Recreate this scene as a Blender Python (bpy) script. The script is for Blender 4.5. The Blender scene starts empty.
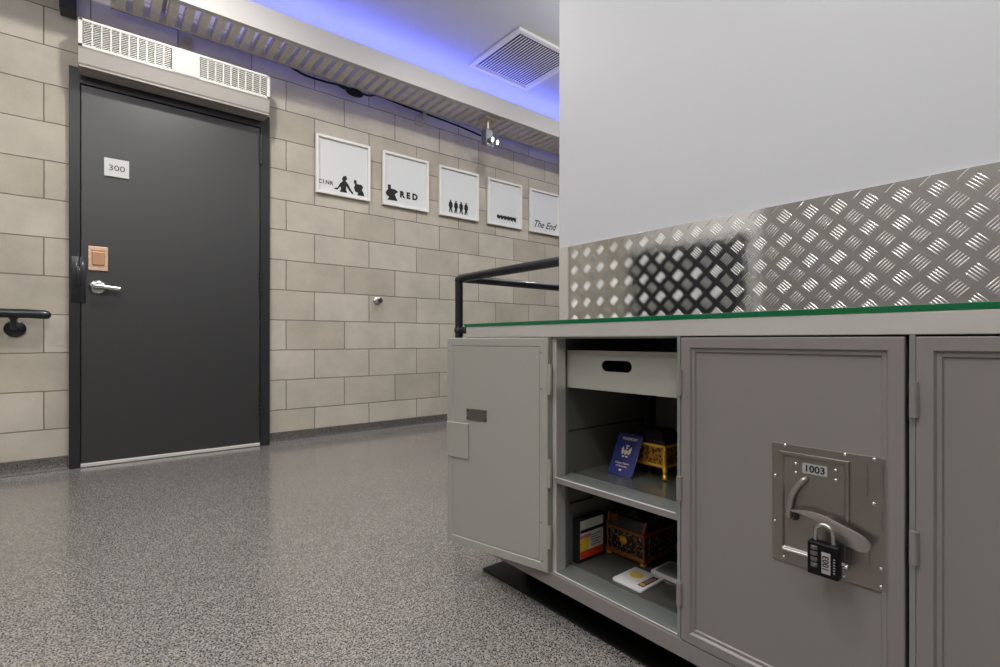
import bpy, bmesh, math, random
from mathutils import Matrix, Vector
random.seed(7)
S = bpy.context.scene
C = S.collection
PI = math.pi

# ------------------------------------------------------------------ materials
def lin(c):
    return tuple(((v/255)/12.92 if v/255 <= .04045 else ((v/255+.055)/1.055)**2.4) for v in c)
def mat(name, rgb, rough=.5, metal=0, bump=0, bscale=60, var=0, vscale=5, emit=None, es=0, coat=0, trans=0, ior=1.45, spec=None, rvar=0):
    m = bpy.data.materials.new(name); m.use_nodes = True
    nt = m.node_tree; N = nt.nodes; L = nt.links
    p = N['Principled BSDF']
    c = lin(rgb)
    p.inputs['Base Color'].default_value = (*c, 1)
    p.inputs['Roughness'].default_value = rough
    p.inputs['Metallic'].default_value = metal
    p.inputs['IOR'].default_value = ior
    if coat: p.inputs['Coat Weight'].default_value = coat; p.inputs['Coat Roughness'].default_value = .08
    if trans: p.inputs['Transmission Weight'].default_value = trans
    if spec is not None: p.inputs['Specular IOR Level'].default_value = spec
    if emit: p.inputs['Emission Color'].default_value = (*emit, 1); p.inputs['Emission Strength'].default_value = es
    tc = N.new('ShaderNodeTexCoord')
    if bump:
        n = N.new('ShaderNodeTexNoise'); n.inputs['Scale'].default_value = bscale; n.inputs['Detail'].default_value = 4
        b = N.new('ShaderNodeBump'); b.inputs['Strength'].default_value = bump; b.inputs['Distance'].default_value = .002
        L.new(tc.outputs['Object'], n.inputs['Vector']); L.new(n.outputs['Fac'], b.inputs['Height']); L.new(b.outputs['Normal'], p.inputs['Normal'])
    if var:
        n = N.new('ShaderNodeTexNoise'); n.inputs['Scale'].default_value = vscale; n.inputs['Detail'].default_value = 5
        r = N.new('ShaderNodeMapRange'); r.inputs['From Min'].default_value = .3; r.inputs['From Max'].default_value = .7
        r.inputs['To Min'].default_value = 1-var; r.inputs['To Max'].default_value = 1+var
        v = N.new('ShaderNodeVectorMath'); v.operation = 'SCALE'; v.inputs[0].default_value = c
        L.new(tc.outputs['Object'], n.inputs['Vector']); L.new(n.outputs['Fac'], r.inputs['Value'])
        L.new(r.outputs['Result'], v.inputs['Scale']); L.new(v.outputs['Vector'], p.inputs['Base Color'])
    if rvar:
        n = N.new('ShaderNodeTexNoise'); n.inputs['Scale'].default_value = vscale; n.inputs['Detail'].default_value = 3
        r = N.new('ShaderNodeMapRange'); r.inputs['To Min'].default_value = rough-rvar; r.inputs['To Max'].default_value = rough+rvar
        L.new(tc.outputs['Object'], n.inputs['Vector']); L.new(n.outputs['Fac'], r.inputs['Value']); L.new(r.outputs['Result'], p.inputs['Roughness'])
    return m

M = {}
M['door_paint'] = mat('door_paint', (44, 44, 45), .42, spec=1.0, bump=.05, bscale=250)
M['frame_paint'] = mat('frame_paint', (42, 42, 46), .35)
M['white_wall'] = mat('white_wall', (196, 197, 201), .5, bump=.04, bscale=40)
M['room_wall'] = mat('room_wall', (138, 134, 129), .7, bump=.05, bscale=60)
M['pale_wall'] = mat('pale_wall', (220, 218, 214), .6)
M['ceiling'] = mat('ceiling_paint', (205, 205, 206), .8, bump=.04, bscale=80)
M['fascia'] = mat('fascia_paint', (190, 187, 183), .5)
M['appliance'] = mat('appliance_enamel', (232, 230, 224), .35)
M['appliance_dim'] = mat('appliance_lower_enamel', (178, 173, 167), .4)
M['grille_dark'] = mat('grille_void', (52, 52, 50), .8)
M['steel'] = mat('brushed_steel', (190, 190, 188), .28, 1)
M['satin'] = mat('satin_chrome', (205, 205, 205), .22, 1)
M['galv'] = mat('galvanised', (186, 178, 160), .42, .7, var=.08, vscale=30)
M['tray'] = mat('tray_strut', (212, 205, 188), .5, .1, var=.08, vscale=30)
M['alu'] = mat('anodised_aluminium', (212, 208, 204), .34, .45, bump=.02, bscale=300, var=.03, vscale=8)
M['alu_in'] = mat('aluminium_lining', (150, 154, 150), .34, .5)
M['locker'] = mat('locker_hammertone', (140, 134, 132), .42, .25, bump=.10, bscale=420)
M['locker_in'] = mat('locker_inner_face', (170, 170, 162), .42, .25, bump=.08, bscale=420)
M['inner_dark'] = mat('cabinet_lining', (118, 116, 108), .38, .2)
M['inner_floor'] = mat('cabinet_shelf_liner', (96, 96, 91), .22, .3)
M['lockplate'] = mat('lock_plate_steel', (150, 143, 139), .30, .85, var=.05, vscale=30, bump=.03, bscale=120)
M['lever'] = mat('lever_steel', (172, 165, 162), .30, .8)
M['black'] = mat('black_plastic', (8, 8, 9), .42, spec=.3)
M['black_metal'] = mat('black_pipe_paint', (30, 32, 36), .32, coat=.3)
M['kick'] = mat('kick_rubber', (14, 13, 12), .5)
M['copper'] = mat('copper_plate', (224, 190, 164), .36, .3, var=.12, vscale=60)
M['copper_d'] = mat('copper_rocker', (208, 160, 126), .32, .5)
M['sign'] = mat('sign_plate', (214, 214, 210), .4)
M['ink'] = mat('dark_grey_print', (44, 46, 50), .6)
M['ink_black'] = mat('black_print', (12, 13, 13), .6)
M['white'] = mat('white_satin', (236, 233, 228), .4)
M['paper'] = mat('picture_paper', (222, 224, 225), .6)
M['dial'] = mat('dial_metal', (120, 112, 112), .35, .6)
M['label_grey'] = mat('label_silver', (176, 174, 172), .45, .2)
M['navy'] = mat('passport_cover', (30, 38, 104), .5, bump=.15, bscale=900)
M['gilt'] = mat('gilt_print', (226, 214, 190), .35, .3)
M['gold'] = mat('gold_coin', (232, 194, 84), .35, .2)
M['brown'] = mat('brown_label', (92, 62, 44), .5)
M['caseplastic'] = mat('white_plastic_case', (232, 230, 232), .25, coat=.3)
M['boxblack'] = mat('black_card_box', (24, 24, 26), .4)
M['red'] = mat('red_print', (216, 62, 30), .45)
M['yellow'] = mat('yellow_print', (240, 196, 40), .45)
M['pink'] = mat('pink_print', (214, 120, 150), .45)
M['offwhite'] = mat('label_white', (222, 220, 214), .45)
M['textgrey'] = mat('label_text_grey', (130, 132, 138), .5)
M['led'] = mat('blue_led', (40, 60, 255), .5, emit=(.15, .18, 1.0), es=58)
M['bulb'] = mat('lit_lamp', (255, 255, 255), .3, emit=(1, .97, .92), es=9)
M['lampbody'] = mat('lamp_housing', (120, 122, 128), .3, .6)
M['lampglass'] = mat('lamp_clear_cover', (225, 235, 240), .08, trans=.9)
M['foam_strip'] = mat('threshold_aluminium', (240, 236, 230), .35, .1)
M['baseb'] = None
M['centre'] = mat('heater_centre_panel', (214, 212, 207), .4)
M['bright'] = mat('painted_edge_glint', (238, 240, 238), .3, .3)  # near-white, paints the highlight along shelf and sill edges

# ornamental gilt / black casket materials
def ornate(name, ca, cb, scale, lo, hi, metal=.7):
    m = bpy.data.materials.new(name); m.use_nodes = True; nt = m.node_tree; N = nt.nodes; L = nt.links
    p = N['Principled BSDF']; p.inputs['Roughness'].default_value = .35
    tc = N.new('ShaderNodeTexCoord')
    v = N.new('ShaderNodeTexVoronoi'); v.inputs['Scale'].default_value = scale; v.feature = 'SMOOTH_F1'
    n = N.new('ShaderNodeTexNoise'); n.inputs['Scale'].default_value = scale*.7; n.inputs['Detail'].default_value = 2; n.inputs['Distortion'].default_value = 1.2
    a = N.new('ShaderNodeMath'); a.operation = 'MULTIPLY'
    r = N.new('ShaderNodeMapRange'); r.inputs['From Min'].default_value = lo; r.inputs['From Max'].default_value = hi
    mx = N.new('ShaderNodeMix'); mx.data_type = 'RGBA'
    mx.inputs['A'].default_value = (*lin(ca), 1); mx.inputs['B'].default_value = (*lin(cb), 1)
    b = N.new('ShaderNodeBump'); b.inputs['Strength'].default_value = .5; b.inputs['Distance'].default_value = .001
    L.new(tc.outputs['Object'], v.inputs['Vector']); L.new(tc.outputs['Object'], n.inputs['Vector'])
    L.new(v.outputs['Distance'], a.inputs[0]); L.new(n.outputs['Fac'], a.inputs[1])
    L.new(a.outputs[0], r.inputs['Value']); L.new(r.outputs['Result'], mx.inputs['Factor'])
    L.new(mx.outputs['Result'], p.inputs['Base Color']); L.new(a.outputs[0], b.inputs['Height']); L.new(b.outputs['Normal'], p.inputs['Normal'])
    ml = N.new('ShaderNodeMath'); ml.operation = 'MULTIPLY'; ml.inputs[1].default_value = metal
    L.new(r.outputs['Result'], ml.inputs[0]); L.new(ml.outputs[0], p.inputs['Metallic'])
    return m
M['orn_gold'] = ornate('gilt_filigree', (50, 28, 10), (196, 142, 46), 140, .12, .28, .5)
M['orn_black'] = ornate('black_lacquer_scrollwork', (18, 15, 14), (168, 158, 130), 190, .25, .36, .3)
M['orn_lid'] = ornate('lacquer_lid', (30, 33, 40), (130, 78, 40), 60, .26, .36, .3)
M['bronze'] = mat('bronze_moulding', (140, 86, 42), .32, .5, var=.2, vscale=80)
M['gold_leg'] = mat('gilded_foot', (230, 176, 60), .3, .5)
M['dkgold'] = mat('dark_velvet_lid', (30, 20, 30), .5)

# concrete block wall
def block_mat():
    m = bpy.data.materials.new('concrete_block'); m.use_nodes = True; nt = m.node_tree; N = nt.nodes; L = nt.links
    p = N['Principled BSDF']; p.inputs['Roughness'].default_value = .72
    tc = N.new('ShaderNodeTexCoord'); sp = N.new('ShaderNodeSeparateXYZ'); L.new(tc.outputs['Object'], sp.inputs[0])
    ax = N.new('ShaderNodeMath'); ax.operation = 'ADD'; ax.inputs[1].default_value = .22 + .411*30
    az = N.new('ShaderNodeMath'); az.operation = 'ADD'; az.inputs[1].default_value = -.015 + .2055*20
    L.new(sp.outputs['X'], ax.inputs[0]); L.new(sp.outputs['Z'], az.inputs[0])
    wn = N.new('ShaderNodeTexNoise'); wn.inputs['Scale'].default_value = 9; wn.inputs['Detail'].default_value = 3
    L.new(tc.outputs['Object'], wn.inputs['Vector'])
    wm = N.new('ShaderNodeMath'); wm.operation = 'MULTIPLY_ADD'; wm.inputs[1].default_value = .006; wm.inputs[2].default_value = -.003
    L.new(wn.outputs['Fac'], wm.inputs[0])
    az2 = N.new('ShaderNodeMath'); az2.operation = 'ADD'; L.new(az.outputs[0], az2.inputs[0]); L.new(wm.outputs[0], az2.inputs[1])
    ax2 = N.new('ShaderNodeMath'); ax2.operation = 'ADD'; L.new(ax.outputs[0], ax2.inputs[0]); L.new(wm.outputs[0], ax2.inputs[1])
    cb = N.new('ShaderNodeCombineXYZ'); L.new(ax2.outputs[0], cb.inputs['X']); L.new(az2.outputs[0], cb.inputs['Y'])
    br = N.new('ShaderNodeTexBrick'); br.offset = .53
    br.inputs['Scale'].default_value = 1; br.inputs['Brick Width'].default_value = .411; br.inputs['Row Height'].default_value = .2055
    br.inputs['Mortar Size'].default_value = .0034; br.inputs['Mortar Smooth'].default_value = .35; br.inputs['Bias'].default_value = 0
    br.inputs['Color1'].default_value = (*lin((180, 172, 156)), 1); br.inputs['Color2'].default_value = (*lin((198, 191, 177)), 1)
    br.inputs['Mortar'].default_value = (*lin((128, 118, 106)), 1)
    L.new(cb.outputs[0], br.inputs['Vector'])
    # blotches inside a block
    n1 = N.new('ShaderNodeTexNoise'); n1.inputs['Scale'].default_value = 4.5; n1.inputs['Detail'].default_value = 8; n1.inputs['Roughness'].default_value = .6
    n2 = N.new('ShaderNodeTexNoise'); n2.inputs['Scale'].default_value = 160; n2.inputs['Detail'].default_value = 5
    L.new(tc.outputs['Object'], n1.inputs['Vector']); L.new(tc.outputs['Object'], n2.inputs['Vector'])
    r1 = N.new('ShaderNodeMapRange'); r1.inputs['From Min'].default_value = .3; r1.inputs['From Max'].default_value = .7; r1.inputs['To Min'].default_value = .86; r1.inputs['To Max'].default_value = 1.10
    r2 = N.new('ShaderNodeMapRange'); r2.inputs['From Min'].default_value = .3; r2.inputs['From Max'].default_value = .7; r2.inputs['To Min'].default_value = .95; r2.inputs['To Max'].default_value = 1.04
    L.new(n1.outputs['Fac'], r1.inputs['Value']); L.new(n2.outputs['Fac'], r2.inputs['Value'])
    mm = N.new('ShaderNodeMath'); mm.operation = 'MULTIPLY'; L.new(r1.outputs[0], mm.inputs[0]); L.new(r2.outputs[0], mm.inputs[1])
    vs = N.new('ShaderNodeVectorMath'); vs.operation = 'SCALE'; L.new(br.outputs['Color'], vs.inputs[0]); L.new(mm.outputs[0], vs.inputs['Scale'])
    L.new(vs.outputs['Vector'], p.inputs['Base Color'])
    # relief
    inv = N.new('ShaderNodeMath'); inv.operation = 'SUBTRACT'; inv.inputs[0].default_value = 1; L.new(br.outputs['Fac'], inv.inputs[1])
    b1 = N.new('ShaderNodeBump'); b1.inputs['Strength'].default_value = .8; b1.inputs['Distance'].default_value = .004; L.new(inv.outputs[0], b1.inputs['Height'])
    b2 = N.new('ShaderNodeBump'); b2.inputs['Strength'].default_value = .35; b2.inputs['Distance'].default_value = .0015
    L.new(n2.outputs['Fac'], b2.inputs['Height']); L.new(b1.outputs['Normal'], b2.inputs['Normal']); L.new(b2.outputs['Normal'], p.inputs['Normal'])
    return m
M['block'] = block_mat()

def terrazzo(name, base, dark, light, rough, k=1.0):
    m = bpy.data.materials.new(name); m.use_nodes = True; nt = m.node_tree; N = nt.nodes; L = nt.links
    p = N['Principled BSDF']; p.inputs['Roughness'].default_value = rough
    tc = N.new('ShaderNodeTexCoord')
    n1 = N.new('ShaderNodeTexNoise'); n1.inputs['Scale'].default_value = 170*k; n1.inputs['Detail'].default_value = 1.5; n1.inputs['Roughness'].default_value = .5
    v2 = N.new('ShaderNodeTexVoronoi'); v2.inputs['Scale'].default_value = 190*k
    for t in (n1, v2): L.new(tc.outputs['Object'], t.inputs['Vector'])
    r1 = N.new('ShaderNodeMapRange'); r1.inputs['From Min'].default_value = .47; r1.inputs['From Max'].default_value = .57
    L.new(n1.outputs['Fac'], r1.inputs['Value'])
    m1 = N.new('ShaderNodeMix'); m1.data_type = 'RGBA'; m1.inputs['A'].default_value = (*lin(base), 1); m1.inputs['B'].default_value = (*lin(dark), 1)
    L.new(r1.outputs['Result'], m1.inputs['Factor'])
    r2 = N.new('ShaderNodeMapRange'); r2.inputs['From Min'].default_value = .6; r2.inputs['From Max'].default_value = .8
    sp = N.new('ShaderNodeSeparateColor'); L.new(v2.outputs['Color'], sp.inputs[0]); L.new(sp.outputs[0], r2.inputs['Value'])
    m2 = N.new('ShaderNodeMix'); m2.data_type = 'RGBA'; m2.inputs['B'].default_value = (*lin(light), 1)
    f = N.new('ShaderNodeMath'); f.operation = 'MULTIPLY'; f.inputs[1].default_value = .55; L.new(r2.outputs['Result'], f.inputs[0])
    L.new(f.outputs[0], m2.inputs['Factor']); L.new(m1.outputs['Result'], m2.inputs['A'])
    n3 = N.new('ShaderNodeTexNoise'); n3.inputs['Scale'].default_value = 1.3; n3.inputs['Detail'].default_value = 4; L.new(tc.outputs['Object'], n3.inputs['Vector'])
    r3 = N.new('ShaderNodeMapRange'); r3.inputs['From Min'].default_value = .3; r3.inputs['From Max'].default_value = .7; r3.inputs['To Min'].default_value = .93; r3.inputs['To Max'].default_value = 1.07
    L.new(n3.outputs['Fac'], r3.inputs['Value'])
    vs = N.new('ShaderNodeVectorMath'); vs.operation = 'SCALE'; L.new(m2.outputs['Result'], vs.inputs[0]); L.new(r3.outputs[0], vs.inputs['Scale'])
    L.new(vs.outputs['Vector'], p.inputs['Base Color'])
    b = N.new('ShaderNodeBump'); b.inputs['Strength'].default_value = .05; b.inputs['Distance'].default_value = .001
    L.new(n1.outputs['Fac'], b.inputs['Height']); L.new(b.outputs['Normal'], p.inputs['Normal'])
    p.inputs['Coat Weight'].default_value = .5; p.inputs['Coat Roughness'].default_value = .10
    return m
M['floor'] = terrazzo('terrazzo_floor', (138, 134, 130), (44, 42, 41), (180, 174, 167), .25, 1.5)
M['baseb'] = terrazzo('terrazzo_base', (104, 100, 97), (52, 49, 48), (122, 117, 112), .45, 1.3)

# green-edged glass
def glass_mat():
    m = bpy.data.materials.new('green_edge_glass'); m.use_nodes = True; nt = m.node_tree; N = nt.nodes
    p = N['Principled BSDF']; p.inputs['Roughness'].default_value = .02; p.inputs['Transmission Weight'].default_value = 1
    p.inputs['Base Color'].default_value = (.93, 1, .96, 1); p.inputs['IOR'].default_value = 1.5
    return m
M['glass'] = glass_mat()
M['glass_edge'] = mat('ground_glass_edge', (4, 98, 60), .25, coat=.3)

M['tread_bar'] = mat('tread_bar_aluminium', (222, 222, 220), .26, .9)
def plate_mat():
    m = mat('tread_plate_aluminium', (206, 206, 206), .08, 1, bump=.4, bscale=7)
    return m
M['tread'] = plate_mat()

# ------------------------------------------------------------------ geometry helpers
class MB:
    def __init__(self, T=None):
        self.bm = bmesh.new(); self.T = T
    def _done(self, vs):
        pass
    def box(self, x0, x1, y0, y1, z0, z1, bev=0, seg=2):
        b = bmesh.new()
        bmesh.ops.create_cube(b, size=1)
        for v in b.verts:
            v.co = Vector(((x0+x1)/2+v.co.x*(x1-x0), (y0+y1)/2+v.co.y*(y1-y0), (z0+z1)/2+v.co.z*(z1-z0)))
        if bev: bmesh.ops.bevel(b, geom=list(b.edges), offset=bev, segments=seg, affect='EDGES', profile=.5)
        self.merge(b); return self
    def merge(self, b, mtx=None):
        me = bpy.data.meshes.new('tmp'); b.normal_update(); b.to_mesh(me); b.free()
        if mtx: me.transform(mtx)
        self.bm.from_mesh(me); bpy.data.meshes.remove(me)
    def cyl(self, p0, p1, r, r2=None, seg=20, bev=0):
        p0, p1 = Vector(p0), Vector(p1); d = p1-p0
        b = bmesh.new()
        bmesh.ops.create_cone(b, cap_ends=True, segments=seg, radius1=r, radius2=(r if r2 is None else r2), depth=d.length)
        if bev:
            es = [e for e in b.edges if abs(e.verts[0].co.z-e.verts[1].co.z) < 1e-7]
            bmesh.ops.bevel(b, geom=es, offset=bev, segments=3, affect='EDGES', profile=.5)
        self.merge(b, Matrix.Translation((p0+p1)/2) @ d.to_track_quat('Z', 'Y').to_matrix().to_4x4()); return self
    def sphere(self, c, r, sx=1, sy=1, sz=1, u=20, v=12):
        b = bmesh.new(); bmesh.ops.create_uvsphere(b, u_segments=u, v_segments=v, radius=r)
        self.merge(b, Matrix.Translation(c) @ Matrix.Diagonal((sx, sy, sz, 1))); return self
    def tube(self, pts, r, seg=14, caps=True):
        pts = [Vector(p) for p in pts]; rings = []; up = None
        for i, p in enumerate(pts):
            a = pts[max(i-1, 0)]; c = pts[min(i+1, len(pts)-1)]; t = (c-a).normalized()
            if up is None:
                up = Vector((0, 0, 1)) if abs(t.z) < .9 else Vector((1, 0, 0))
            n = (up-t*up.dot(t)).normalized(); up = n; b = t.cross(n)
            rr = r[i] if isinstance(r, (list, tuple)) else r
            rings.append([self.bm.verts.new(p+(n*math.cos(2*PI*k/seg)+b*math.sin(2*PI*k/seg))*rr) for k in range(seg)])
        for A, B in zip(rings, rings[1:]):
            for k in range(seg): self.bm.faces.new((A[k], A[(k+1) % seg], B[(k+1) % seg], B[k]))
        if caps: self.bm.faces.new(rings[0][::-1]); self.bm.faces.new(rings[-1])
        return self
    def lathe(self, c, prof, seg=28, axis='Z'):
        rings = []
        for (r, h) in prof:
            ring = []
            for k in range(seg):
                a = 2*PI*k/seg; x, y = r*math.cos(a), r*math.sin(a)
                co = {'Z': (x, y, h), 'X': (h, x, y), 'Y': (x, h, y)}[axis]
                ring.append(self.bm.verts.new(Vector(c)+Vector(co)))
            rings.append(ring)
        for A, B in zip(rings, rings[1:]):
            for k in range(seg): self.bm.faces.new((A[k], A[(k+1) % seg], B[(k+1) % seg], B[k]))
        self.bm.faces.new(rings[0][::-1]); self.bm.faces.new(rings[-1]); return self
    def prism(self, pts, axis, a0, a1, bev=0):
        """2-D outline extruded along axis; axis x -> pts are (y,z), y -> (x,z), z -> (x,y)"""
        b = bmesh.new()
        f = {'x': lambda u, v, w: (w, u, v), 'y': lambda u, v, w: (u, w, v), 'z': lambda u, v, w: (u, v, w)}[axis]
        A = [b.verts.new(f(u, v, a0)) for u, v in pts]; B = [b.verts.new(f(u, v, a1)) for u, v in pts]
        n = len(pts); b.faces.new(A[::-1]); b.faces.new(B)
        for k in range(n): b.faces.new((A[k], A[(k+1) % n], B[(k+1) % n], B[k]))
        bmesh.ops.recalc_face_normals(b, faces=b.faces)
        if bev: bmesh.ops.bevel(b, geom=list(b.edges), offset=bev, segments=2, affect='EDGES', profile=.5)
        self.merge(b); return self
    def frame(self, u0, u1, v0, v1, prof, axis='x', base=0, sign=-1, cap=True, back=None):
        """mitred rectangular moulding: prof = (inset, height) pairs from the outer back edge to the inner panel"""
        f = {'x': lambda u, v, w: (w, u, v), 'y': lambda u, v, w: (u, w, v), 'z': lambda u, v, w: (u, v, w)}[axis]
        rings = []
        for d, h in prof:
            w = base+sign*h
            rings.append([self.bm.verts.new(f(*q, w)) for q in ((u0+d, v0+d), (u1-d, v0+d), (u1-d, v1-d), (u0+d, v1-d))])
        for A, B in zip(rings, rings[1:]):
            for k in range(4): self.bm.faces.new((A[k], A[(k+1) % 4], B[(k+1) % 4], B[k]))
        if cap: self.bm.faces.new(rings[-1]); self.bm.faces.new(rings[0][::-1])
        return self
    def build(self, name, m, parent=None, smooth=False, T=None):
        bm = self.bm
        bmesh.ops.remove_doubles(bm, verts=bm.verts, dist=1e-6)
        bmesh.ops.recalc_face_normals(bm, faces=bm.faces)
        T = T or self.T
        if T: bm.transform(T)
        me = bpy.data.meshes.new(name); bm.to_mesh(me); bm.free()
        ms = m if isinstance(m, (list, tuple)) else [m]
        for q in ms: me.materials.append(q)
        if smooth: me.shade_smooth(); me.set_sharp_from_angle(angle=math.radians(38))
        o = bpy.data.objects.new(name, me); C.objects.link(o)
        if parent:
            o.parent = parent; o.matrix_parent_inverse = parent_world(parent).inverted()
        return o
def parent_world(p):
    m = Matrix.LocRotScale(p.location, p.rotation_euler, p.scale)
    if p.parent: m = parent_world(p.parent) @ p.matrix_parent_inverse @ m
    return m
def tag(o, label=None, cat=None, group=None, kind=None):
    if label: o['label'] = label
    if cat: o['category'] = cat
    if group: o['group'] = group
    if kind: o['kind'] = kind
    return o
def thing(name, loc, label, cat, group=None):
    o = bpy.data.objects.new(name, None); o.empty_display_size = .05; o.location = loc; C.objects.link(o)
    return tag(o, label, cat, group)
def struct(o): o['kind'] = 'structure'; return o

def flat(name, splines, m, parent, origin, right, up, depth=.0004, label=None):
    """flat shape with holes cut from 2-D outlines, given the plane's right and up directions"""
    cu = bpy.data.curves.new(name, 'CURVE'); cu.dimensions = '2D'; cu.fill_mode = 'BOTH'; cu.extrude = depth/2
    for pts in splines:
        s = cu.splines.new('POLY'); s.points.add(len(pts)-1); s.use_cyclic_u = True
        for q, (u, v) in zip(s.points, pts): q.co = (u, v, 0, 1)
    return _conv(cu, name, m, parent, origin, right, up, label)
def text(body, name, m, parent, origin, right, up, size, align='CENTER', depth=.0004, shear=0, sx=1, label=None, bold=0):
    cu = bpy.data.curves.new(name, 'FONT'); cu.body = body; cu.size = size; cu.align_x = align; cu.align_y = 'CENTER'
    cu.extrude = depth/2; cu.shear = shear; cu.offset = bold; cu.resolution_u = 3
    return _conv(cu, name, m, parent, origin, right, up, label, sx)
def _conv(cu, name, m, parent, origin, right, up, label, sx=1):
    t = bpy.data.objects.new('tmp', cu); C.objects.link(t)
    bpy.context.view_layer.update()
    me = bpy.data.meshes.new_from_object(t.evaluated_get(bpy.context.evaluated_depsgraph_get()))
    bpy.data.objects.remove(t)
    R = Vector(right).normalized(); U = Vector(up).normalized(); N = R.cross(U)
    me.transform(Matrix(((R.x*sx, U.x, N.x, origin[0]), (R.y*sx, U.y, N.y, origin[1]), (R.z*sx, U.z, N.z, origin[2]), (0, 0, 0, 1))))
    me.name = name; me.materials.clear(); me.materials.append(m)
    o = bpy.data.objects.new(name, me); C.objects.link(o)
    if parent: o.parent = parent; o.matrix_parent_inverse = parent_world(parent).inverted()
    if label: o['label'] = label
    return o
def stadium(cx, cy, w, h, n=8):
    r = h/2; out = []
    for k in range(n+1): a = -PI/2+PI*k/n; out.append((cx+w/2-r+r*math.cos(a), cy+r*math.sin(a)))
    for k in range(n+1): a = PI/2+PI*k/n; out.append((cx-w/2+r+r*math.cos(a), cy+r*math.sin(a)))
    return out
def circle(cx, cy, r, n=24, sy=1): return [(cx+r*math.cos(2*PI*k/n), cy+r*sy*math.sin(2*PI*k/n)) for k in range(n)]
def rrect(x0, x1, y0, y1, r, n=5):
    out = []
    for cx, cy, a0 in ((x1-r, y0+r, -PI/2), (x1-r, y1-r, 0), (x0+r, y1-r, PI/2), (x0+r, y0+r, PI)):
        for k in range(n+1): a = a0+PI/2*k/n; out.append((cx+r*math.cos(a), cy+r*math.sin(a)))
    return out

# ------------------------------------------------------------------ the room
XL, XR, YN, YB, ZC = -2.2, 6.2, -2.6, 3.6, 2.90
struct(MB().box(XL-.1, XR+.1, YN-.1, YB+.1, -.1, 0).build('floor', M['floor']))
struct(MB().box(XL-.1, XR+.1, YN-.1, YB+.1, ZC, ZC+.1).build('ceiling', M['ceiling']))
DX0, DX1, DZ = -.118, .90, 2.188
w = MB(); w.box(XL-.1, DX0, YB, YB+.15, 0, ZC); w.box(DX1, XR+.1, YB, YB+.15, 0, ZC); w.box(DX0, DX1, YB, YB+.15, DZ, ZC); w.box(DX0, DX1, YB+.12, YB+.15, 0, DZ)
struct(w.build('wall_back', M['block']))
struct(MB().box(XL-.1, XL, YN, 2.12, 0, ZC).build('wall_side', M['room_wall']))
struct(MB().box(XL-.1, XL, 2.12, YB, 0, ZC).build('wall_left', M['pale_wall']))
struct(MB().box(XR, XR+.1, YN, YB, 0, ZC).build('wall_far', M['room_wall']))
struct(MB().box(XL-.1, XR+.1, YN-.1, YN, 0, ZC).build('wall_front', M['room_wall']))
struct(MB().box(1.3, 1.52, YN, 1.272, 0, ZC, .002).build('wall_right', M['white_wall']))
# cove terrazzo base along the block wall
def cove(x0, x1):
    m = MB()
    pr = [(YB, .072), (YB-.008, .070), (YB-.009, .03), (YB-.013, .012), (YB-.024, .001), (YB, .001)]
    b = bmesh.new(); A = [b.verts.new((x0, y, z)) for y, z in pr]; B = [b.verts.new((x1, y, z)) for y, z in pr]
    b.faces.new(A); b.faces.new(B[::-1])
    for k in range(len(pr)): b.faces.new((A[k], A[(k+1) % 6], B[(k+1) % 6], B[k]))
    m.merge(b); return m
struct(cove(XL, DX0-.004).build('baseboard_back', M['baseb']))
struct(cove(DX1+.004, XR).build('baseboard_right', M['baseb']))
# metal trim closing the end of the wall behind the counter
struct(MB().box(1.288, 1.2995, 1.2185, 1.2610, .70, 1.0300, .001).build('trim_1', M['alu']))
# suspended fascia that hides the blue strip
f = MB(); f.box(XL, XR, 3.2, 3.235, 2.541, 2.69, .002)
fo = struct(f.build('trim_2', M['fascia']))

# dark panels added out of view, to be mirrored in the tread plate
d2 = bpy.data.objects.new('mirror_panel', None); C.objects.link(d2); d2.location = (XL, 2.86, 0); d2['kind'] = 'structure'
for y0, y1 in ((2.26, 2.855), (2.865, 3.46)):
    MB().box(XL+.002, XL+.03, y0, y1, .01, 1.66, .003).build('door_leaf', M['frame_paint'], d2)  # the two halves of the added dark panel
m = MB(); m.box(XL+.001, XL+.045, 2.2, 2.255, 0, 1.70); m.box(XL+.001, XL+.045, 3.465, 3.52, 0, 1.70); m.box(XL+.001, XL+.045, 2.255, 3.465, 1.665, 1.70)
m.build('door_frame', M['frame_paint'], d2)  # rim of the added dark panel

# ------------------------------------------------------------------ the grey door
door = bpy.data.objects.new('door_1', None); C.objects.link(door); door.location = (.385, YB, 0); door['kind'] = 'structure'
m = MB()
m.box(DX0, -.070, 3.565, 3.70, 0, DZ, .003); m.box(.842, DX1, 3.565, 3.70, 0, DZ, .003); m.box(-.070, .842, 3.565, 3.70, 2.103, DZ, .003)
m.box(-.070, -.058, 3.615, 3.70, 0, 2.103); m.box(.830, .842, 3.615, 3.70, 0, 2.103); m.box(-.058, .830, 3.615, 3.70, 2.09, 2.103)
m.build('door_frame', M['frame_paint'], door)
MB().box(-.067, .838, 3.570, 3.612, .022, 2.099, .002).build('door_leaf', M['door_paint'], door)
m = MB(); m.box(-.069, .838, 3.563, 3.575, .004, .0155, .001); m.box(-.069, .838, 3.560, 3.572, .015, .022, .001)
tag(m.build('door_sweep', M['foam_strip'], door), 'bright aluminium strip along the foot of the door')
for z0, z1 in ((1.86, 2.055), (1.00, 1.15), (.20, .335)):
    h = MB()
    n = 5; s = (z1-z0)/n
    for k in range(n): h.cyl((.8435, 3.560, z0+k*s+.001), (.8435, 3.560, z0+(k+1)*s-.001), .0075)
    h.box(.844, .872, 3.5635, 3.566, z0, z1)
    h.build('hinge', M['frame_paint'], door, smooth=True)
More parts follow.
